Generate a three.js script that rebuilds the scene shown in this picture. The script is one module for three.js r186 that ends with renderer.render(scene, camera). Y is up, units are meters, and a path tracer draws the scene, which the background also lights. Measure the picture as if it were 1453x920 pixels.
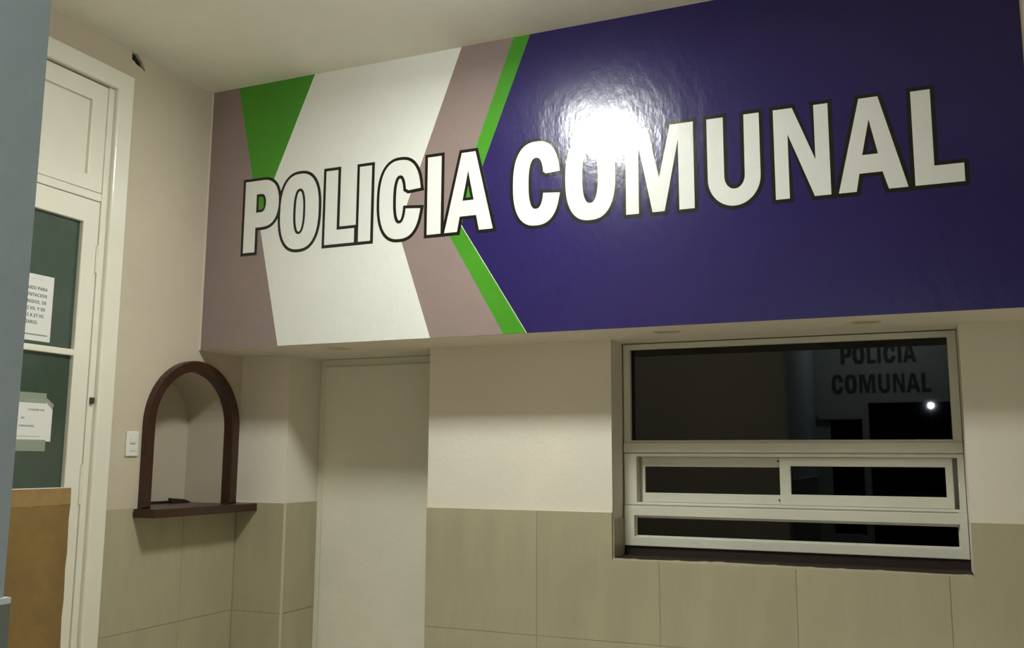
import * as THREE from 'three';
import { RoundedBoxGeometry } from 'three/addons/geometries/RoundedBoxGeometry.js';
import { mergeGeometries } from 'three/addons/utils/BufferGeometryUtils.js';
import { RectAreaLightUniformsLib } from 'three/addons/lights/RectAreaLightUniformsLib.js';

// ------------------------------------------------------------------ camera, night sky, lamps, exposure
const scene = new THREE.Scene();
const camera = new THREE.PerspectiveCamera(2 * Math.atan(460 / 1322.64) * 180 / Math.PI, 1453 / 920, 0.05, 200);
camera.position.set(3.1212, 1.5908, 3.4912);
camera.rotation.set(0.144, 0.4036, 0.0052, 'YXZ');
scene.add(camera);
scene.background = new THREE.Color(0x020203);
const renderer = new THREE.WebGLRenderer({ antialias: true });
renderer.toneMapping = THREE.LinearToneMapping;
renderer.toneMappingExposure = 1.13;
renderer.shadowMap.enabled = true;
RectAreaLightUniformsLib.init();
const LAMP = { x: 1.71, y: 3.388, z: 1.10, size: 0.32, color: 0xf8fcf7, power: 92 };      // hall ceiling panel
const LAMP2 = { x: 2.95, y: 3.388, z: 4.25, size: 0.3, color: 0xeef4f2, power: 150 };        // added unseen lamp, brightens the blue passage wall

// ------------------------------------------------------------------ dimensions (metres)
const H = 3.388, HB = 2.10, D = -0.323, XR = 4.4, ZF = 2.80, ZE = 5.0, XB = 2.270;
const TILE_W = 0.5344, TILE_H = 0.520, TILE_TOP = 1.372;

// ------------------------------------------------------------------ helpers
let seed = 12345;
const rnd = () => ((seed = (seed * 1664525 + 1013904223) >>> 0) / 4294967296);
function noiseGrid(n, cells, seed0) {           // tileable value noise
  let s = seed0; const r = () => ((s = (s * 1664525 + 1013904223) >>> 0) / 4294967296);
  const out = new Float32Array(n * n); let amp = 1, tot = 0;
  for (const c of cells) {
    const g = Array.from({ length: c * c }, r);
    for (let j = 0; j < n; j++) for (let i = 0; i < n; i++) {
      const x = i / n * c, y = j / n * c, x0 = Math.floor(x), y0 = Math.floor(y);
      let fx = x - x0, fy = y - y0; fx = fx * fx * (3 - 2 * fx); fy = fy * fy * (3 - 2 * fy);
      const a = g[y0 % c * c + x0 % c], b = g[y0 % c * c + (x0 + 1) % c], d = g[(y0 + 1) % c * c + x0 % c], e = g[(y0 + 1) % c * c + (x0 + 1) % c];
      out[j * n + i] += amp * ((a * (1 - fx) + b * fx) * (1 - fy) + (d * (1 - fx) + e * fx) * fy);
    }
    tot += amp; amp *= 0.6;
  }
  for (let i = 0; i < out.length; i++) out[i] /= tot;
  return out;
}
function tex(n, fn, srgb, size) {
  const d = new Uint8Array(n * n * 4);
  for (let j = 0; j < n; j++) for (let i = 0; i < n; i++) {
    const c = fn(i, j), k = (j * n + i) * 4;
    d[k] = c[0]; d[k + 1] = c[1]; d[k + 2] = c[2]; d[k + 3] = 255;
  }
  const t = new THREE.DataTexture(d, n, n); t.wrapS = t.wrapT = THREE.RepeatWrapping;
  t.magFilter = THREE.LinearFilter; t.minFilter = THREE.LinearMipmapLinearFilter; t.generateMipmaps = true;
  if (srgb) t.colorSpace = THREE.SRGBColorSpace;
  t.repeat.set(1 / size[0], 1 / size[1]); t.needsUpdate = true; return t;
}
const cl = v => Math.max(0, Math.min(255, v));
const nzA = noiseGrid(256, [4, 9, 23, 64], 7), nzB = noiseGrid(256, [3, 7, 15, 31], 91), nzC = noiseGrid(256, [32, 64, 128], 17);
// a paint-like colour map: base colour with faint cloudy mottling
function mottled(hex, amt, size, grid = nzA, streak) {
  const c = new THREE.Color(hex), r = c.clone().convertLinearToSRGB();
  const B = [r.r * 255, r.g * 255, r.b * 255];
  return tex(256, (i, j) => {
    let v = (grid[j * 256 + i] - 0.5) * 2;
    if (streak) v = v * 0.5 + (nzB[(j * 256 + ((i * 6) & 255))] - 0.5) * 1.4;
    return [cl(B[0] * (1 + amt * v)), cl(B[1] * (1 + amt * v)), cl(B[2] * (1 + amt * v * 0.9))];
  }, true, [size, size]);
}
const bumpFine = tex(256, (i, j) => { const v = nzC[j * 256 + i] * 255; return [v, v, v]; }, false, [0.5, 0.5]);
const bumpSoft = tex(256, (i, j) => { const v = nzA[j * 256 + i] * 255; return [v, v, v]; }, false, [0.7, 0.7]);
function paint(hex, { rough = 0.75, amt = 0.04, size = 1.3, bump = 0.0006, bumpMap = bumpFine, ...o } = {}) {
  return new THREE.MeshPhysicalMaterial({ map: mottled(hex, amt, size), roughness: rough, bumpMap, bumpScale: bump, ...o });
}
const M = {
  beige: paint(0xbeb3a0, { amt: 0.03 }),
  cream: paint(0xdcd5c7, { amt: 0.025 }),
  ceiling: paint(0xeae7db, { amt: 0.03 }),
  blue: paint(0x929ea6, { amt: 0.05, rough: 0.6 }),
  dado: paint(0x68716f, { amt: 0.06, rough: 0.5 }),
  litLedge: paint(0xc6ccd2, { amt: 0.04, rough: 0.5 }),
  enamel: paint(0xdddacb, { amt: 0.03, rough: 0.17, bump: 0.0008, bumpMap: bumpSoft }),
  doorWhite: paint(0xd6d3c3, { amt: 0.035, rough: 0.55 }),
  aluminium: paint(0xcdccbd, { amt: 0.04, rough: 0.42 }),
  grout: paint(0x928a72, { amt: 0.04 }),
  edgeTrim: paint(0xd9d3bd, { amt: 0.02, rough: 0.5 }),
  mortar: paint(0xb5ab92, { amt: 0.06 }),
  cornerTrim: paint(0xbdb69e, { amt: 0.02, rough: 0.5 }),
  floor: paint(0xd2c9b7, { amt: 0.08, size: 0.6, rough: 0.4 }),
  gapShade: paint(0x1d1913, { rough: 0.95 }),  // near-black colour painting in the shade of the hole and door gap
  plastic: paint(0xd8d8d0, { amt: 0.02, rough: 0.4, bump: 0 }),
  plasticDark: paint(0x8c8a7e, { amt: 0.02, rough: 0.5, bump: 0 }),
  entrance: paint(0x8a9290, { amt: 0.04 }),
  hardboard: new THREE.MeshPhysicalMaterial({ map: mottled(0x7f6638, 0.10, 0.35), roughness: 0.8, bumpMap: bumpFine, bumpScale: 0.0006 }),
  greenPane: new THREE.MeshPhysicalMaterial({ map: mottled(0x3c4c40, 0.10, 0.8), roughness: 0.16, bumpMap: bumpSoft, bumpScale: 0.0004 }),
  pane: new THREE.MeshPhysicalMaterial({ color: 0x50544f, roughness: 0.015, transmission: 1, thickness: 0, ior: 1.46 }),
  tape: new THREE.MeshPhysicalMaterial({ color: 0xa9b3a2, roughness: 0.35, transparent: true, opacity: 0.55 }),
  metal: new THREE.MeshStandardMaterial({ color: 0x9a968a, metalness: 0.8, roughness: 0.4 }),
  steelDark: new THREE.MeshStandardMaterial({ color: 0x4a463c, metalness: 0.6, roughness: 0.5 }),
  spot: paint(0xc9c0ac, { amt: 0.02, rough: 0.5, bump: 0 }),
  spotLens: paint(0xbdb49f, { amt: 0.02, rough: 0.3, bump: 0 }),
  signGrey: paint(0x343b3b, { amt: 0.02, bump: 0 }),
  asphalt: paint(0x2b2b2c, { rough: 0.9 }),
};
function wood(hex, amt, sx, sy, rough) {        // grain runs along u
  const c = new THREE.Color(hex).convertLinearToSRGB(), B = [c.r * 255, c.g * 255, c.b * 255];
  const t = tex(256, (i, j) => {
    const v = (nzB[(((j * 5) & 255)) * 256 + i] - 0.5) * 2 + (nzA[j * 256 + i] - 0.5) * 0.8;
    return B.map(b => cl(b * (1 + amt * v)));
  }, true, [sx, sy]);
  return new THREE.MeshPhysicalMaterial({ map: t, roughness: rough, bumpMap: bumpSoft, bumpScale: 0.0005 });
}
M.wood = wood(0x3a2116, 0.25, 0.6, 0.25, 0.32);
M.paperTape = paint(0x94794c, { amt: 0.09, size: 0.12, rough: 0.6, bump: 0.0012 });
M.woodDark = wood(0x23140b, 0.35, 0.5, 0.2, 0.7);
// ceramic wall tiles: four tones, cloudy stone print
const tileMats = [0xaaa388, 0xa69f85, 0xada68b, 0xa8a186].map((h, k) => new THREE.MeshPhysicalMaterial({
  map: mottled(h, 0.06, 0.9 + 0.13 * k, nzB, true), roughness: 0.42, bumpMap: bumpSoft, bumpScale: 0.0003 }));
// glossy self-adhesive vinyl, slightly wavy
const vinylBump = (() => { const g = noiseGrid(256, [6, 14, 34, 90], 333); return tex(256, (i, j) => { const v = g[j * 256 + i] * 255; return [v, v, v]; }, false, [0.30, 0.62]); })();
const vinyl = (hex, amt = 0.03) => new THREE.MeshPhysicalMaterial({ map: mottled(hex, amt, 0.8), roughness: 0.22, bumpMap: vinylBump, bumpScale: 0.0014, ior: 1.5 });
const V = { white: vinyl(0xd5d5cf, 0.012), mauve: vinyl(0x857571), green: vinyl(0x408621, 0.05), blue: vinyl(0x231a53, 0.04), black: vinyl(0x17140f, 0.03), letter: vinyl(0xd6d6d1, 0.012) };

const taken = {};
function numbered(n) { const k = taken[n] = (taken[n] ?? -1) + 1; return k ? n + '_' + String(k).padStart(3, '0') : n; }
function mesh(name, g, m, parent) { const o = new THREE.Mesh(g, m); o.name = parent ? name : numbered(name); o.castShadow = o.receiveShadow = true; (parent || scene).add(o); return o; }
function group(name, label, category, kind) { const o = new THREE.Group(); o.name = numbered(name); scene.add(o); tag(o, label, category, kind); return o; }
function tag(o, label, category, kind, grp) { if (label) o.userData.label = label; if (category) o.userData.category = category; if (kind) o.userData.kind = kind; if (grp) o.userData.group = grp; return o; }
// box between two corners, uv in metres
function bx(x0, x1, y0, y1, z0, z1, r = 0) {
  const w = x1 - x0, h = y1 - y0, d = z1 - z0;
  const g = r ? new RoundedBoxGeometry(w, h, d, 2, Math.min(r, w / 2.01, h / 2.01, d / 2.01)) : new THREE.BoxGeometry(w, h, d);
  g.translate((x0 + x1) / 2, (y0 + y1) / 2, (z0 + z1) / 2); return metreUV(g);
}
function metreUV(g) {
  const gg = g.index ? g.toNonIndexed() : g; gg.computeVertexNormals && !gg.attributes.normal && gg.computeVertexNormals();
  const p = gg.attributes.position, n = gg.attributes.normal, uv = new Float32Array(p.count * 2);
  for (let i = 0; i < p.count; i++) {
    const ax = Math.abs(n.getX(i)), ay = Math.abs(n.getY(i)), az = Math.abs(n.getZ(i));
    let u, v;
    if (az >= ax && az >= ay) { u = p.getX(i); v = p.getY(i); } else if (ax >= ay) { u = p.getZ(i); v = p.getY(i); } else { u = p.getX(i); v = p.getZ(i); }
    uv[2 * i] = u; uv[2 * i + 1] = v;
  }
  gg.setAttribute('uv', new THREE.BufferAttribute(uv, 2)); return gg;
}
function poly(pts) { const s = new THREE.Shape(); pts.forEach(([x, y], i) => i ? s.lineTo(x, y) : s.moveTo(x, y)); s.closePath(); return s; }
function hole(pts) { const s = new THREE.Path(); pts.forEach(([x, y], i) => i ? s.lineTo(x, y) : s.moveTo(x, y)); s.closePath(); return s; }
const rect = (x0, x1, y0, y1) => [[x0, y0], [x1, y0], [x1, y1], [x0, y1]];
// extrude a shape drawn in (x, y): back face at z0, front face at z1
function exZ(shape, z0, z1, bevel = 0, seg = 24) {
  const g = new THREE.ExtrudeGeometry(shape, { depth: z1 - z0 - bevel, bevelEnabled: bevel > 0, bevelThickness: bevel, bevelSize: bevel, bevelOffset: -bevel, bevelSegments: 1, curveSegments: seg });
  g.translate(0, 0, z0); return metreUV(g);
}
// extrude a shape drawn in (z, y): back face at x0, front face (towards +x) at x1
function exX(shape, x0, x1, bevel = 0, seg = 24) {
  const g = new THREE.ExtrudeGeometry(shape, { depth: x1 - x0 - 2 * bevel, bevelEnabled: bevel > 0, bevelThickness: bevel, bevelSize: bevel, bevelOffset: -bevel, bevelSegments: 2, curveSegments: seg });
  g.rotateY(-Math.PI / 2); g.translate(x1 - bevel, 0, 0); return metreUV(g);
}
const struct = (name, g, m) => { const o = mesh(name, g, m); o.userData.kind = 'structure'; return o; };
const merge = gs => mergeGeometries(gs.map(g => g.index ? g.toNonIndexed() : g));

// ------------------------------------------------------------------ the shell
struct('floor', bx(-0.3, XR + 0.2, -0.1, 0, -5.1, ZE + 0.12), M.floor);
struct('ceiling', bx(-0.3, XR + 0.2, H, H + 0.1, -5.1, ZE + 0.12), M.ceiling);
// left wall: arched niche, door opening, ragged hole under the ceiling
const NZ = 0.018, NR = 0.262, NY = 1.351, NSPR = 1.734;              // niche centre, half width, sill and spring height
const archPts = (r, y0, spring, n = 28, top = 1) => { const a = [[NZ + r, y0]]; for (let i = 0; i <= n; i++) { const t = Math.PI * i / n; a.push([NZ + r * Math.cos(t), spring + r * top * Math.sin(t)]); } a.push([NZ - r, y0]); return a; };
const DZ0 = 0.605, DZ1 = 1.875, DTOP = 3.176;
const wl = poly(rect(-5.0, ZF + 0.15, 0, H));
wl.holes.push(hole(archPts(NR, NY, NSPR)), hole(rect(DZ0, DZ1, 0.002, DTOP)));
wl.holes.push(hole([[0.525, 3.387], [0.523, 3.352], [0.506, 3.346], [0.498, 3.339], [0.470, 3.335], [0.452, 3.328], [0.441, 3.326], [0.443, 3.334], [0.456, 3.350], [0.462, 3.364], [0.480, 3.376], [0.492, 3.387]]));
const wallLeft = struct('wall_left', exX(wl, -0.262, 0), M.beige);
mesh('niche_back', bx(-0.30, -0.262, NY - 0.1, 2.15, NZ - 0.4, NZ + 0.4), M.beige, wallLeft);
mesh('hole_shade_fill', bx(-0.26, -0.016, 3.320, H - 0.001, 0.430, 0.53), M.gapShade, wallLeft);  // dark box fills the hole, its colour stands in for the cavity shade
mesh('door_backing', bx(-0.30, -0.262, 0, DTOP + 0.05, DZ0 - 0.05, DZ1 + 0.05), M.cream, wallLeft);
// back wall: recessed door opening and window opening
const DX0 = 0.2945, DX1 = 1.079, WX0 = 1.953, WX1 = 3.300, WY0 = 1.181;
const wb = poly(rect(0, XR, 0, H));
wb.holes.push(hole(rect(DX0, DX1, 0.002, HB)), hole(rect(WX0, WX1, WY0, HB)));
const wallBack = struct('wall_back', exZ(wb, D - 0.36, D), M.cream);
struct('wall_right', bx(XR, XR + 0.2, 0, H, -5.0, ZE), M.beige);
const bulk = struct('wall_bulkhead', bx(0.0005, XR - 0.0005, HB, H, D + 0.0005, 0), M.cream);
tag(bulk, 'boxed-in bulkhead under the ceiling carrying the big painted sign');
struct('wall_front', bx(-0.001, XB - 0.02, 0, H, ZF, ZF + 0.15), M.beige);
const wallPassage = struct('wall_passage', bx(XB - 0.02, XB, 1.45, H, ZF, ZE), M.blue);
tag(wallPassage, 'pale blue painted wall end beside the entrance passage');
mesh('dado', bx(XB - 0.02, XB + 0.005, 0, 1.444, ZF - 0.005, ZE), M.dado, wallPassage).userData.label = 'darker blue-grey dado';
mesh('dado_ledge', bx(XB - 0.02, XB + 0.005, 1.444, 1.45, ZF - 0.005, ZE), M.litLedge, wallPassage);  // paler colour paints in the lamplight on the dado top
struct('wall_added_baffle', bx(XB, XR, 2.62, H, ZF, ZF + 0.15), M.beige);  // unseen beam added to keep the passage lamp out of the glossy sign
// entrance wall behind the camera, seen mirrored in the window glass
const we = poly(rect(XB - 0.02, XR + 0.2, 0, H)); we.holes.push(hole(rect(2.75, 3.46, 0.002, 2.14)), hole(rect(2.40, 2.69, 0.9, 1.98)));
const wallEnt = struct('wall_entrance', exZ(we, ZE, ZE + 0.12), M.entrance);
struct('wall_office', bx(-0.262, XR + 0.2, 0, H, -5.1, -5.0), M.cream);

// ------------------------------------------------------------------ wall tiles (dado of the back wall, left wall, door reveal)
let tileCount = 0;
const G = 0.0011;                                                        // half joint
function tile(parent, g) { mesh('tile', g, tileMats[(tileCount++ * 7 + (tileCount >> 1)) % 4], parent); }
const rows = [[TILE_TOP - TILE_H, TILE_TOP], [TILE_TOP - 2 * TILE_H, TILE_TOP - TILE_H], [0.001, TILE_TOP - 2 * TILE_H]];
const colsB = [[0.009, DX0 + 0.0005], [DX1, 1.6163], [1.6163, 1.6163 + TILE_W], [1.6163 + TILE_W, 1.6163 + 2 * TILE_W], [1.6163 + 2 * TILE_W, 1.6163 + 3 * TILE_W], [1.6163 + 3 * TILE_W, 1.6163 + 4 * TILE_W], [1.6163 + 4 * TILE_W, 1.6163 + 5 * TILE_W], [1.6163 + 5 * TILE_W, XR - 0.001]];
rows.forEach(([y0, y1], ri) => colsB.forEach(([x0, x1]) => {
  const a = x0 + G, b = x1 - G, c = y0 + G, d = y1 - (ri ? G : 0);
  let pts = rect(a, b, c, d);
  if (ri === 0 && x1 > WX0 && x0 < WX1) {                                            // cut around the window
    if (x0 < WX0) pts = [[a, c], [b, c], [b, WY0], [WX0, WY0], [WX0, d], [a, d]];
    else if (x1 > WX1) pts = [[a, c], [b, c], [b, d], [WX1, d], [WX1, WY0], [a, WY0]];
    else pts = rect(a, b, c, WY0);
  }
  tile(wallBack, exZ(poly(pts), D + 0.0005, D + 0.008, 0.0008));
}));
mesh('grout', merge([[0.001, DX0], [DX1, WX0], [WX1, XR]].map(([a, b]) => bx(a, b, 0.001, TILE_TOP - 0.003, D + 0.0001, D + 0.0062)).concat([bx(WX0, WX1, 0.001, WY0 - 0.003, D + 0.0001, D + 0.0062)])), M.grout, wallBack);
const colsL = [[D + 0.009, 0.046], [0.046, 0.516]];
rows.forEach(([y0, y1], ri) => colsL.forEach(([z0, z1]) => {
  const pts = rect(z0 + G, z1 - G, y0 + G, y1 - (ri ? G : 0));
  if (ri === 0 && z0 < 0.3) {                                            // the top row stops under the niche shelf
    const top = 1.331, zs = 0.36;
    tile(wallLeft, exX(poly(z1 < 0.2 ? rect(z0 + G, z1 - G, y0 + G, top) : [[z0 + G, y0 + G], [z1 - G, y0 + G], [z1 - G, y1], [zs, y1], [zs, top], [z0 + G, top]]), 0.0005, 0.008, 0.0008));
  } else tile(wallLeft, exX(poly(pts), 0.0005, 0.008, 0.0008));
}));
mesh('grout', merge([bx(0.0001, 0.0062, 0.001, 1.32, D + 0.001, 0.515)]), M.grout, wallLeft);
rows.forEach(([y0, y1], ri) => tile(wallBack, exX(poly(rect(D - 0.258, D - 0.002, y0 + G, y1 - (ri ? G : 0))), DX0 + 0.0005, DX0 + 0.008, 0.0008)));
mesh('corner_trim', bx(DX0 - 0.002, DX0 + 0.0095, 0.001, TILE_TOP, D - 0.002, D + 0.0095, 0.002), M.cornerTrim, wallBack);
mesh('tile_edge', merge([bx(0.001, DX0, TILE_TOP, TILE_TOP + 0.002, D + 0.0001, D + 0.007), bx(DX1, WX0, TILE_TOP, TILE_TOP + 0.002, D + 0.0001, D + 0.007), bx(WX1, XR, TILE_TOP, TILE_TOP + 0.002, D + 0.0001, D + 0.007)]), M.edgeTrim, wallBack);
tile(wallBack, exX(poly(rect(D - 0.155, D - 0.001, WY0, 1.345)), WX0 + 0.0003, WX0 + 0.006, 0.0008));

// ------------------------------------------------------------------ the sign
const sign = group('wall_sign', 'long glossy vinyl sign reading POLICIA COMUNAL in white outlined capitals on blue, white and mauve', 'sign');
const SX0 = 0.0146, SX1 = 3.541, SY0 = HB + 0.0005, SY1 = H - 0.0005, Zs = 0.0005;
const L1 = y => 0.169 + (3.388 - y) * 0.2275;
const field = (name, pts, m, label, z1 = 0.004) => { const o = mesh(name, exZ(poly(pts), Zs, z1), m, sign); if (label) o.userData.label = label; return o; };
const tip = [0.322, 2.716];
field('colour_field', [[SX0, SY0], [L1(SY0), SY0], tip, [L1(SY1), SY1], [SX0, SY1]], V.mauve, 'mauve field against the left end');
field('colour_field', [tip, [0.613, SY1], [L1(SY1), SY1]], V.green, 'green triangle pointing down');
const mb = [1.083, 2.588], gl = [1.326, 2.559], gr = [1.393, 2.581];
field('colour_field', [[L1(SY0), SY0], [1.2525, SY0], mb, [1.3845, SY1], [0.613, SY1], tip], V.white, 'white field');
field('colour_field', [[1.2525, SY0], [1.5945, SY0], gl, [1.632, SY1], [1.3845, SY1], mb], V.mauve, 'mauve chevron band');
field('colour_field', [[1.5945, SY0], [1.697, SY0], gr, [1.7095, SY1], [1.632, SY1], gl], V.green, 'narrow green chevron stripe');
field('colour_field', [[1.697, SY0], [SX1, SY0], [SX1, SY1], [1.7095, SY1], gr], V.blue, 'large dark blue field');
{ const o = 0.003, off = (k) => [[1.697 + k, SY0], [1.697 + k + o, SY0], [gr[0] + k + o, gr[1]], [gr[0] + k, gr[1]]];
  field('stripe_line', off(-0.0015), V.white, 'hairline white edge', 0.0044); field('stripe_line', off(0.0015), V.black, 'hairline black edge', 0.0044); }
// letters, drawn on the sign plane in metres
const B0 = 2.5525, C0 = 2.9005, ell = (cx, cy, rx, ry, p, n = 56, t0 = 0, t1 = 2 * Math.PI) => Array.from({ length: n + (t1 - t0 < 6.28 ? 1 : 0) }, (_, i) => {
  const t = t0 + (t1 - t0) * i / n, c = Math.cos(t), s = Math.sin(t); return [cx + rx * Math.sign(c) * Math.abs(c) ** p, cy + ry * Math.sign(s) * Math.abs(s) ** p]; });
const OV = 0.006;                                                        // round letters overshoot
function glyph(ch, x, w) {
  const y0 = B0, y1 = C0, s = 0.064, X = f => x + f, R = x + w;
  switch (ch) {
    case 'I': return { o: rect(x, R, y0, y1), h: [] };
    case 'L': return { o: [[x, y0], [R, y0], [R, y0 + 0.066], [x + s, y0 + 0.066], [x + s, y1], [x, y1]], h: [] };
    case 'O': { const cx = x + w / 2, cy = (y0 + y1) / 2, hy = (y1 - y0) / 2 + OV; return { o: ell(cx, cy, w / 2, hy, 0.80), h: [ell(cx, cy, w / 2 - 0.073, hy - 0.071, 0.80)] }; }
    case 'C': { const cx = x + w / 2, cy = (y0 + y1) / 2, hy = (y1 - y0) / 2 + OV, rx = w / 2;
      const out = [], yt = y0 + 0.216, yb = y0 + 0.124;
      for (const p of ell(cx, cy, rx, hy, 0.80, 44, 0.20, 2 * Math.PI - 0.20)) if (!(p[0] > cx && p[1] < yt && p[1] > yb)) out.push(p);
      const inn = []; for (const p of ell(cx - 0.001, cy, rx - 0.071, hy - 0.070, 0.80, 44, 0.20, 2 * Math.PI - 0.20)) if (!(p[0] > cx && p[1] < yt - 0.004 && p[1] > yb + 0.006)) inn.push(p);
      out.unshift([R, yt]); out.push([R, yb - 0.001]);
      inn.unshift([R - 0.061, yt - 0.005]); inn.push([R - 0.061, yb + 0.004]);
      return { o: out.concat(inn.reverse()), h: [] }; }
    case 'P': { const r = R, st = s + 0.002, yb = 2.6715, yc = (y1 + yb) / 2, hy = (y1 - yb) / 2;
      const bowl = []; for (let i = 0; i <= 18; i++) { const t = -Math.PI / 2 + Math.PI * i / 18; bowl.push([x + 0.105 + (w - 0.105) * Math.cos(t) ** 0.85, yc + hy * Math.sign(Math.sin(t)) * Math.abs(Math.sin(t)) ** 0.85]); }
      const ch2 = []; for (let i = 0; i <= 12; i++) { const t = -Math.PI / 2 + Math.PI * i / 12; ch2.push([x + 0.095 + 0.028 * Math.cos(t) ** 0.8, 2.789 + 0.045 * Math.sin(t)]); }
      return { o: [[x, y0], [x + st, y0], [x + st, yb], ...bowl, [x, y1]], h: [[[x + st, 2.744], ...ch2, [x + st, 2.834]]] }; }
    case 'A': { const m = x + w * 0.488;
      return { o: [[x, y0], [x + 0.061, y0], [x + 0.073, y0 + 0.066], [x + 0.151, y0 + 0.066], [R - 0.064, y0], [R, y0], [m + 0.033, y1], [m - 0.032, y1]], h: [[[x + 0.085, y0 + 0.134], [x + 0.139, y0 + 0.134], [m - 0.001, y0 + 0.266]]] }; }
    case 'M': return { o: [[x, y0], [x + 0.052, y0], [x + 0.052, y1 - 0.065], [x + 0.107, y0], [x + 0.155, y0], [x + 0.2125, y1 - 0.065], [x + 0.2135, y0], [R, y0], [R, y1], [R - 0.092, y1], [x + 0.135, y0 + 0.138], [x + 0.090, y1], [x, y1]], h: [] };
    case 'U': { const cx = x + w / 2, ro = w / 2, ri = ro - 0.0605, ho = 0.112, hi = 0.052;
      const a = [], b = []; for (let i = 0; i <= 24; i++) { const t = Math.PI + Math.PI * i / 24; a.push([cx + ro * Math.cos(t), y0 - OV + ho + ho * Math.sin(t)]); }
      for (let i = 0; i <= 18; i++) { const t = 2 * Math.PI - Math.PI * i / 18; b.push([cx + 0.002 + ri * Math.cos(t), y0 + 0.060 + hi + hi * Math.sin(t)]); }
      return { o: [[x, y1], ...a, [R, y1], [R - 0.057, y1], ...b, [x + 0.063, y1]], h: [] }; }
    case 'N': return { o: [[x, y0], [x + 0.050, y0], [x + 0.050, y1 - 0.100], [x + 0.139, y0], [R, y0], [R, y1], [R - 0.050, y1], [R - 0.050, y0 + 0.139], [x + 0.069, y1], [x, y1]], h: [] };
  }
}
function offset(pts, d, lim = 2.2) {                                                // grow a closed outline by d (mitred, limited)
  let area = 0; const n = pts.length;
  for (let i = 0; i < n; i++) { const a = pts[i], b = pts[(i + 1) % n]; area += a[0] * b[1] - b[0] * a[1]; }
  const sgn = area > 0 ? 1 : -1, out = [];
  for (let i = 0; i < n; i++) {
    const p = pts[(i + n - 1) % n], q = pts[i], r = pts[(i + 1) % n];
    const n1 = norm(q[1] - p[1], p[0] - q[0]), n2 = norm(r[1] - q[1], q[0] - r[0]);
    let bx_ = n1[0] + n2[0], by_ = n1[1] + n2[1]; const l2 = bx_ * bx_ + by_ * by_;
    let k = l2 > 1e-6 ? 2 / l2 : 1; if (k * Math.sqrt(l2) > lim) k = lim / Math.sqrt(l2);
    out.push([q[0] + bx_ * k * d * sgn, q[1] + by_ * k * d * sgn]);
  }
  return out;
}
function norm(a, b) { const l = Math.hypot(a, b) || 1; return [a / l, b / l]; }
const tidy = p => p.filter((q, i) => Math.hypot(q[0] - p[(i + p.length - 1) % p.length][0], q[1] - p[(i + p.length - 1) % p.length][1]) > 0.0008);
const SPELL = [['P', 0.2395, 0.1955], ['O', 0.447, 0.214], ['L', 0.6985, 0.158], ['I', 0.8785, 0.063], ['C', 0.985, 0.2085], ['I', 1.2275, 0.067], ['A', 1.313, 0.229],
 ['C', 1.634, 0.2095], ['O', 1.867, 0.2125], ['M', 2.123, 0.273], ['U', 2.449, 0.1985], ['N', 2.700, 0.196], ['A', 2.922, 0.233], ['L', 3.178, 0.1585]];
SPELL.forEach(([ch, x, w], k) => {
  const { o, h } = glyph(ch, x, w); const O = tidy(o);
  const back = poly(offset(O, 0.0145)); h.forEach(q => { const s = offset(tidy(q), -0.0130, 8); back.holes.push(hole(s)); });
  const front = poly(O); h.forEach(q => front.holes.push(hole(tidy(q))));
  const face = mesh('letter', exZ(front, 0.0046 + 0.00006 * (k % 3), 0.0058), V.letter, sign); face.userData.label = 'white capital letter ' + ch;
  mesh('outline', exZ(back, 0.0040, 0.0046 + 0.00006 * (k % 3)), V.black, face).userData.label = 'black outline of the letter';
});

// ------------------------------------------------------------------ arched ticket niche: frame, shelf, offcuts
const frameShape = poly([...archPts(NR + 0.048, 1.3692, NSPR), ...archPts(NR - 0.004, 1.3692, NSPR).reverse()]);
const arch = group('arch_frame', 'dark brown varnished wooden arch framing the niche above the shelf', 'frame');
mesh('arch', exX(frameShape, -0.03, 0.028, 0.006, 28), M.wood, arch);
const shelf = group('wooden_shelf', 'dark brown wooden counter board under the arched niche in the corner', 'shelf');
mesh('board', exX(poly(rect(D + 0.001, 0.358, 1.332, 1.369)), 0.0085, 0.135, 0.002), M.wood, shelf);
mesh('sill_tongue', bx(-0.26, 0.009, 1.3515, 1.3690, NZ - NR + 0.001, NZ + NR - 0.001), M.wood, shelf);
const strip = mesh('wooden_strip', bx(-0.259, -0.243, 1.3695, 1.380, NZ - 0.235, NZ + 0.262, 0.001), M.woodDark); tag(strip, 'thin dark wooden strip lying along the back of the niche', 'strip');
const off1 = mesh('wood_offcut', exX(poly([[-0.245, 1.3695], [-0.11, 1.3695], [-0.105, 1.394], [-0.2, 1.385]]), -0.235, -0.215), M.woodDark); tag(off1, 'short dark wedge of wood lying in the niche corner', 'wood piece');

// ------------------------------------------------------------------ light switch
const sw = group('light_switch', 'white two-module wall switch plate beside the brown arch', 'switch');
mesh('plate', bx(0.0, 0.009, 1.594, 1.702, 0.352, 0.420, 0.004), M.plastic, sw);
mesh('rocker', bx(0.009, 0.012, 1.655, 1.676, 0.370, 0.402, 0.001), M.plastic, sw);
mesh('rocker', bx(0.009, 0.012, 1.618, 1.639, 0.370, 0.402, 0.001), M.plastic, sw);
mesh('rocker_gap', bx(0.0088, 0.0094, 1.645, 1.650, 0.370, 0.402), M.plasticDark, sw);

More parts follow.
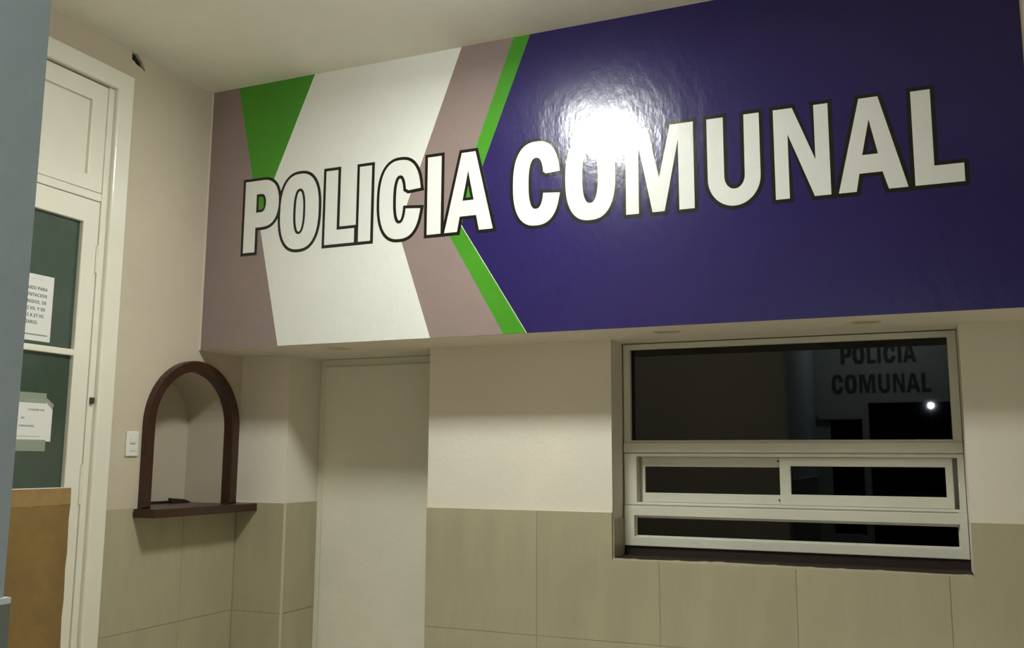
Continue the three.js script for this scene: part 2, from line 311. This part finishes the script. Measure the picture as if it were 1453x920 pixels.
// ------------------------------------------------------------------ tall white double door in the left wall
const d1 = group('door_1', 'tall white glossy panelled double door with dark green panes and a brown board', null, 'structure');
{ const c0 = 0.520, c1 = DZ1 + 0.081, i0 = DZ0 + 0.004, i1 = DZ1 - 0.004;
  const sh = poly([[c0, 0], [i0, 0], [i0, DTOP], [i1, DTOP], [i1, 0], [c1, 0], [c1, 3.262], [c0, 3.262]]);
  const b = 0.010, g = new THREE.ExtrudeGeometry(sh, { depth: 0.048 - 2 * b, bevelEnabled: true, bevelThickness: b, bevelSize: b, bevelOffset: -b, bevelSegments: 5 });
  g.rotateY(-Math.PI / 2); g.translate(0.028 - b, 0, 0); mesh('casing', metreUV(g), M.enamel, d1); }
mesh('jamb', bx(-0.20, 0.006, 0, DTOP - 0.002, DZ0 + 0.004, 0.640, 0.003), M.enamel, d1);
mesh('jamb', bx(-0.20, 0.006, 0, DTOP - 0.002, DZ1 - 0.039, DZ1 - 0.004, 0.003), M.enamel, d1);
// transom: frame with recessed panel
const tr = poly(rect(0.6415, DZ1 - 0.0405, 2.6985, 3.170)); tr.holes.push(hole(rect(0.722, 1.20, 2.765, 3.090)), hole(rect(1.28, 1.758, 2.765, 3.090)));
const transom = mesh('transom', exX(tr, -0.045, 0.004, 0.004), M.enamel, d1);
mesh('panel', bx(-0.04, -0.012, 2.75, 3.10, 0.71, 1.77), M.enamel, transom);
mesh('rail', bx(-0.06, 0.006, 2.6615, 2.697, 0.6405, DZ1 - 0.0395, 0.004), M.enamel, d1);
// leaves
for (const side of [0, 1]) {
  const zz = z => side ? (DZ0 + DZ1) - z : z, rz = (a, b) => side ? [zz(b), zz(a)] : [a, b];
  const E1 = 1.237;
  const [l0, l1] = rz(0.6418, E1), [g0, g1] = rz(0.722, 1.165);
  const lf = poly(rect(l0, l1, 0.01, 2.660)); lf.holes.push(hole(rect(g0, g1, 2.024, 2.560)), hole(rect(g0, g1, 1.470, 1.998)));
  const leaf = mesh('leaf', exX(lf, -0.042, 0.002, 0.004), M.enamel, d1);
  for (const [y0, y1] of [[2.024, 2.560], [1.470, 1.998]]) {
    mesh('pane', bx(-0.024, -0.018, y0 - 0.005, y1 + 0.005, g0 - 0.005, g1 + 0.005), M.greenPane, leaf).userData.label = 'dark green pane';
  }
  const [b0, b1] = rz(0.693, 1.19);
  // hardboard sheet with a ragged right edge nailed over the lower half
  const edge = []; for (let i = 0; i <= 10; i++) edge.push([b0 + (i % 3 - 1) * 0.002, 0.845 + i * 0.0622]);
  mesh('board', exX(poly([[b1, 1.467], [b1, 0.845], ...edge]), 0.0022, 0.008), M.hardboard, leaf).userData.label = 'brown hardboard sheet covering the lower door';
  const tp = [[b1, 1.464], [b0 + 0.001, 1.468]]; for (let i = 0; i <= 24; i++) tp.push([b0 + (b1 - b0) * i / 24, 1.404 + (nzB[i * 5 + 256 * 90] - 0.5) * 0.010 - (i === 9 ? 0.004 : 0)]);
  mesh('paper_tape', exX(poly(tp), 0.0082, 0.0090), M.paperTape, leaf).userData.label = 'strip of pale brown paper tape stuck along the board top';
  const [m0, m1] = rz(0.72, 1.165); mesh('kick_panel', bx(0.002, 0.006, 0.12, 0.80, m0, m1, 0.002), M.enamel, leaf);
  for (const [h0, h1] of [[2.355, 2.47], [1.40, 1.56]]) { const [q0, q1] = rz(0.6415, 0.6515); mesh('hinge', new THREE.CylinderGeometry(0.005, 0.005, h1 - h0, 10).translate(0.005, (h0 + h1) / 2, (q0 + q1) / 2), M.enamel, leaf); }
}
mesh('latch', bx(0.006, 0.020, 1.808, 1.834, 0.618, 0.634, 0.003), M.steelDark, d1).userData.label = 'small dark metal latch';

// ------------------------------------------------------------------ paper notices taped to the panes
function sheetTex(w, h, draw) { const c = document.createElement('canvas'); c.width = w; c.height = h; const x = c.getContext('2d'); x.fillStyle = '#d9d9d4'; x.fillRect(0, 0, w, h); x.fillStyle = '#3c3c3a'; draw(x, w, h); const t = new THREE.CanvasTexture(c); t.colorSpace = THREE.SRGBColorSpace; return t; }
function sheet(z0, z1, y0, y1, t, pts) {           // faces +x, z decreases to the right of the reader
  const g = exX(poly(pts || rect(z0, z1, y0, y1)), -0.0178, -0.0168); const p = g.attributes.position, uv = g.attributes.uv;
  for (let i = 0; i < p.count; i++) uv.setXY(i, (z1 - p.getZ(i)) / (z1 - z0), (p.getY(i) - y0) / (y1 - y0));
  return [g, new THREE.MeshStandardMaterial({ map: t, roughness: 0.8 })];
}
{
  const t1 = sheetTex(512, 640, (x, w) => {
    x.font = '16px sans-serif'; x.fillText('-------------  ' + '\u2022' + '  ------------', 250, 50); x.textAlign = 'center'; x.font = 'bold 44px sans-serif';
    ['HORARIO PARA', 'PRESENTACION', 'DETENIDOS, DE', '8 A 12 HS. Y DE', '16 HS A 21 HS', 'DIARIO.'].forEach((s, i) => x.fillText(s, w * 0.55, 150 + i * 66)); x.fillStyle = '#8a8a86'; x.fillRect(80, 575, 400, 14); });
  const n1 = mesh('paper_notice', ...sheet(0.827, 1.037, 2.040, 2.302, t1)); tag(n1, 'printed white notice with six bold lines on the upper green door pane', 'notice');
  const t2 = sheetTex(512, 400, (x, w) => { x.font = 'bold 26px sans-serif'; x.textAlign = 'right';
    x.fillText('Y COMPRE SUR', w * 0.82, 110); x.fillText('DO.', w * 0.42, 190); x.fillText('CORACIONES', w * 0.62, 265); x.fillStyle = '#a9a9a4'; x.fillRect(60, 350, 330, 8); });
  const n2g = group('paper_notice', 'white notice with few words and a clipped taped corner on the lower green door pane', 'notice');
  const [g2, m2] = sheet(0.789, 1.0, 1.650, 1.812, t2, [[0.789, 1.650], [1.0, 1.650], [1.0, 1.812], [0.822, 1.812], [0.789, 1.781]]); mesh('paper', g2, m2, n2g);
  mesh('tape', bx(-0.0167, -0.0163, 1.798, 1.838, 0.822, 1.0), M.tape, n2g); mesh('tape', bx(-0.0167, -0.0163, 1.612, 1.656, 0.812, 1.0), M.tape, n2g);
  mesh('tape', exX(poly([[0.785, 1.795], [0.790, 1.775], [0.826, 1.808], [0.818, 1.820]]), -0.0167, -0.0162), M.tape, n2g);
}

// ------------------------------------------------------------------ plain white door in the recess of the back wall
const d2 = group('door_2', 'plain flush white door set back in a recess under the sign', null, 'structure');
const ZD = D - 0.262;
const fr2 = poly(rect(DX0 + 0.0005, DX1 - 0.0005, 0, HB - 0.001)); fr2.holes.push(hole(rect(DX0 + 0.036, DX1 - 0.036, 0.003, HB - 0.030)));
mesh('door_frame', exZ(fr2, ZD - 0.08, ZD, 0.003), M.doorWhite, d2);
mesh('leaf', bx(DX0 + 0.040, DX1 - 0.040, 0.008, HB - 0.040, ZD - 0.03, ZD + 0.010, 0.003), M.doorWhite, d2);
mesh('backing', bx(DX0 + 0.0345, DX1 - 0.0345, 0.003, HB - 0.0285, ZD - 0.09, ZD - 0.06), M.gapShade, d2);

// ------------------------------------------------------------------ aluminium window in three tiers
const w1 = group('window_1', 'white aluminium window in three tiers above a dark wooden sill', null, 'structure');
const ZW = -0.480, kw = (3.4912 - ZW) / 3.9112, wx = x => 3.1212 + (x - 3.1212) * kw, wy = y => 1.5908 + (y - 1.5908) * kw;
const wf = (rects, z0, z1, m, name, parent, bev = 0.002) => { const s = poly(rect(...rects[0])); rects.slice(1).forEach(r => s.holes.push(hole(rect(...r)))); return mesh(name, exZ(s, z0, z1, bev), m, parent || w1); };
const R = (x0, x1, y0, y1) => [wx(x0), wx(x1), wy(y0), wy(y1)];
const FX0 = WX0 + 0.0065, FX1 = WX1 - 0.002;
// outer frame of the top light, with a stepped bead
wf([[FX0, FX1, wy(1.618), HB - 0.004], R(2.006, 3.263, 1.673, 2.065)], ZW - 0.05, ZW - 0.004, M.aluminium, 'top_frame');
wf([[FX0 - 0.0, FX1, wy(1.622), wy(1.662)]], ZW - 0.004, ZW + 0.006, M.aluminium, 'rail');
mesh('pane', bx(...R(2.0, 3.27, 1.668, 2.07), ZW - 0.036, ZW - 0.031), M.pane, w1);
// sliding tier
wf([[FX0, FX1, wy(1.398), wy(1.618)], R(2.032, 3.272, 1.412, 1.604)], ZW - 0.07, ZW, M.aluminium, 'track_frame');
wf([R(2.028, 3.276, 1.408, 1.608), R(2.056, 3.233, 1.45, 1.57)], ZW - 0.069, ZW - 0.062, M.aluminium, 'track_channel');
const sashA = wf([R(2.046, 2.662, 1.4125, 1.6035), R(2.059, 2.626, 1.452, 1.5625)], ZW - 0.060, ZW - 0.040, M.aluminium, 'sash');
mesh('pane', bx(...R(2.055, 2.63, 1.448, 1.566), ZW - 0.052, ZW - 0.048), M.pane, sashA);
const sashB = wf([R(2.622, 3.256, 1.4125, 1.6035), R(2.665, 3.230, 1.456, 1.568)], ZW - 0.036, ZW - 0.014, M.aluminium, 'sash');
mesh('pane', bx(...R(2.66, 3.235, 1.452, 1.572), ZW - 0.028, ZW - 0.024), M.pane, sashB);
for (const [x, y] of [[2.623, 1.588], [2.623, 1.432]]) mesh('screw', new THREE.CylinderGeometry(0.004, 0.004, 0.006, 10).rotateX(Math.PI / 2).translate(wx(x) - 0.008, wy(y), ZW - 0.036), M.steelDark, sashA);
mesh('groove', bx(FX0 + 0.012, FX1 - 0.03, wy(1.400), wy(1.4035), ZW - 0.001, ZW + 0.0006), M.plasticDark, w1);
// lower light stands a little proud
wf([[FX0, FX1, wy(1.232), wy(1.398)], R(2.022, 3.268, 1.270, 1.357)], ZW - 0.05, ZW + 0.008, M.aluminium, 'bottom_frame');
wf([R(2.010, 3.276, 1.260, 1.364), R(2.026, 3.263, 1.274, 1.348)], ZW - 0.045, ZW - 0.012, M.aluminium, 'bead');
mesh('pane', bx(...R(2.015, 3.272, 1.265, 1.358), ZW - 0.034, ZW - 0.030), M.pane, w1);
const sill = mesh('sill', merge([bx(FX0, FX1 + 0.001, WY0 + 0.0005, wy(1.232) - 0.0005, ZW - 0.11, ZW - 0.002), bx(FX0 - 0.02, FX1 + 0.001, WY0 + 0.0005, WY0 + 0.008, ZW - 0.05, D - 0.004)]), M.woodDark, w1); sill.userData.label = 'dark brown wooden sill';
{ const pts = [[WX0 + 0.001, WY0]]; const n = 60; for (let i = 0; i <= n; i++) pts.push([WX0 + 0.001 + (WX1 - WX0 - 0.003) * i / n, WY0 + 0.0025 + nzA[i * 3 + 256 * 40] * 0.008 + (rnd() > 0.8 ? 0.002 : 0)]); pts.push([WX1 - 0.002, WY0]);
  mesh('mortar_edge', exZ(poly(pts), D - 0.0038, D + 0.002), M.mortar, w1).userData.label = 'ragged mortar edge'; }

// ------------------------------------------------------------------ three dead downlights in the soffit
const spotSpots = [[0.683, -0.165, 'flat round downlight in the soffit above the white door'], [2.238, -0.152, 'flat round downlight in the soffit above the window, beside its left corner'], [2.985, -0.152, 'flat round downlight in the soffit over the right half of the window']];
for (const [x, z, label] of spotSpots) {
  const g = group('recessed_downlight', label, 'downlight'); g.position.set(x, HB, z); g.userData.group = 'switched-off downlights in the soffit';
  const pr = [[0.040, -0.002], [0.042, -0.005], [0.052, -0.004], [0.055, 0]].map(p => new THREE.Vector2(...p));
  mesh('ring', new THREE.LatheGeometry(pr, 40), M.spot, g);
  mesh('lens', new THREE.CylinderGeometry(0.0415, 0.0415, 0.002, 36).translate(0, -0.0015, 0), M.spotLens, g);
}
// ------------------------------------------------------------------ hall ceiling lamp and the added passage fill lamp
function panelLamp(L, name, label, glow) {
  const g = group(name, label, 'lamp'); g.position.set(L.x, L.y, L.z);
  const h = L.size / 2;
  mesh('housing', bx(-h - 0.012, h + 0.012, -0.010, 0, -h - 0.012, h + 0.012, 0.004), M.plastic, g);
  const face = new THREE.MeshStandardMaterial({ color: 0x222222, emissive: L.color, emissiveIntensity: glow, roughness: 0.6 });
  mesh('diffuser', bx(-h, h, -0.090, -0.0098, -h, h, 0.012), face, g);
  const a = new THREE.RectAreaLight(L.color, L.power, L.size, L.size); a.position.set(L.x, L.y - 0.094, L.z); a.rotation.set(-Math.PI / 2, 0, 0); a.castShadow = true; a.name = name + '_light'; scene.add(a);
}
panelLamp(LAMP, 'ceiling_lamp', 'square white ceiling panel lamp lighting the hall in front of the sign', 44);
panelLamp(LAMP2, 'ceiling_lamp', 'added unseen cool white fill lamp over the entrance passage', 10);

// ------------------------------------------------------------------ entrance side (mirrored in the panes): lettering, door leaf, night outside
{
  const k = 0.517;                                                       // same alphabet, half size, readable from the street
  const words = [['POLICIA', 2.86, 2.515, 0.2395, 1.542], ['COMUNAL', 2.87, 2.232, 1.634, 3.3365]];
  for (const [word, cx, y0, xa, xb] of words) SPELL.filter(l => l[1] >= xa - 0.001 && l[1] < xb).forEach(([ch, x, w]) => {
    const { o, h } = glyph(ch, x, w), f = p => tidy(p).map(([a, b]) => [cx + (a - (xa + xb) / 2) * k, y0 + (b - B0) * k]);
    const sh = poly(f(o)); h.forEach(q => sh.holes.push(hole(f(q))));
    mesh('letter', exZ(sh, ZE - 0.003, ZE - 0.0005), M.signGrey, wallEnt).userData.label = 'dark grey capital letter ' + ch + ' facing the street';
  });
  mesh('header', bx(2.29, 2.70, 1.985, 2.06, ZE - 0.04, ZE, 0.003), M.entrance, wallEnt);
}
const ground = struct('ground_street', bx(-20, 30, -0.3, -0.1, ZE + 0.12, 60), M.asphalt); ground.name = 'ground';
const sl = group('street_lamp', 'lit street lamp on a thin post outside the entrance', 'lamp'); sl.position.set(4.12, -0.1, 50);
mesh('post', new THREE.CylinderGeometry(0.05, 0.07, 4.5, 12).translate(0, 2.25, 0), M.steelDark, sl);
mesh('globe', new THREE.SphereGeometry(0.13, 20, 14).translate(0, 4.63, 0), new THREE.MeshStandardMaterial({ color: 0xffffff, emissive: 0xeaf2ff, emissiveIntensity: 30 }), sl);
const pl = new THREE.PointLight(0xeaf2ff, 40); pl.position.set(4.12, 4.53, 50); pl.castShadow = true; pl.shadow.radius = 6; scene.add(pl);

renderer.render(scene, camera);
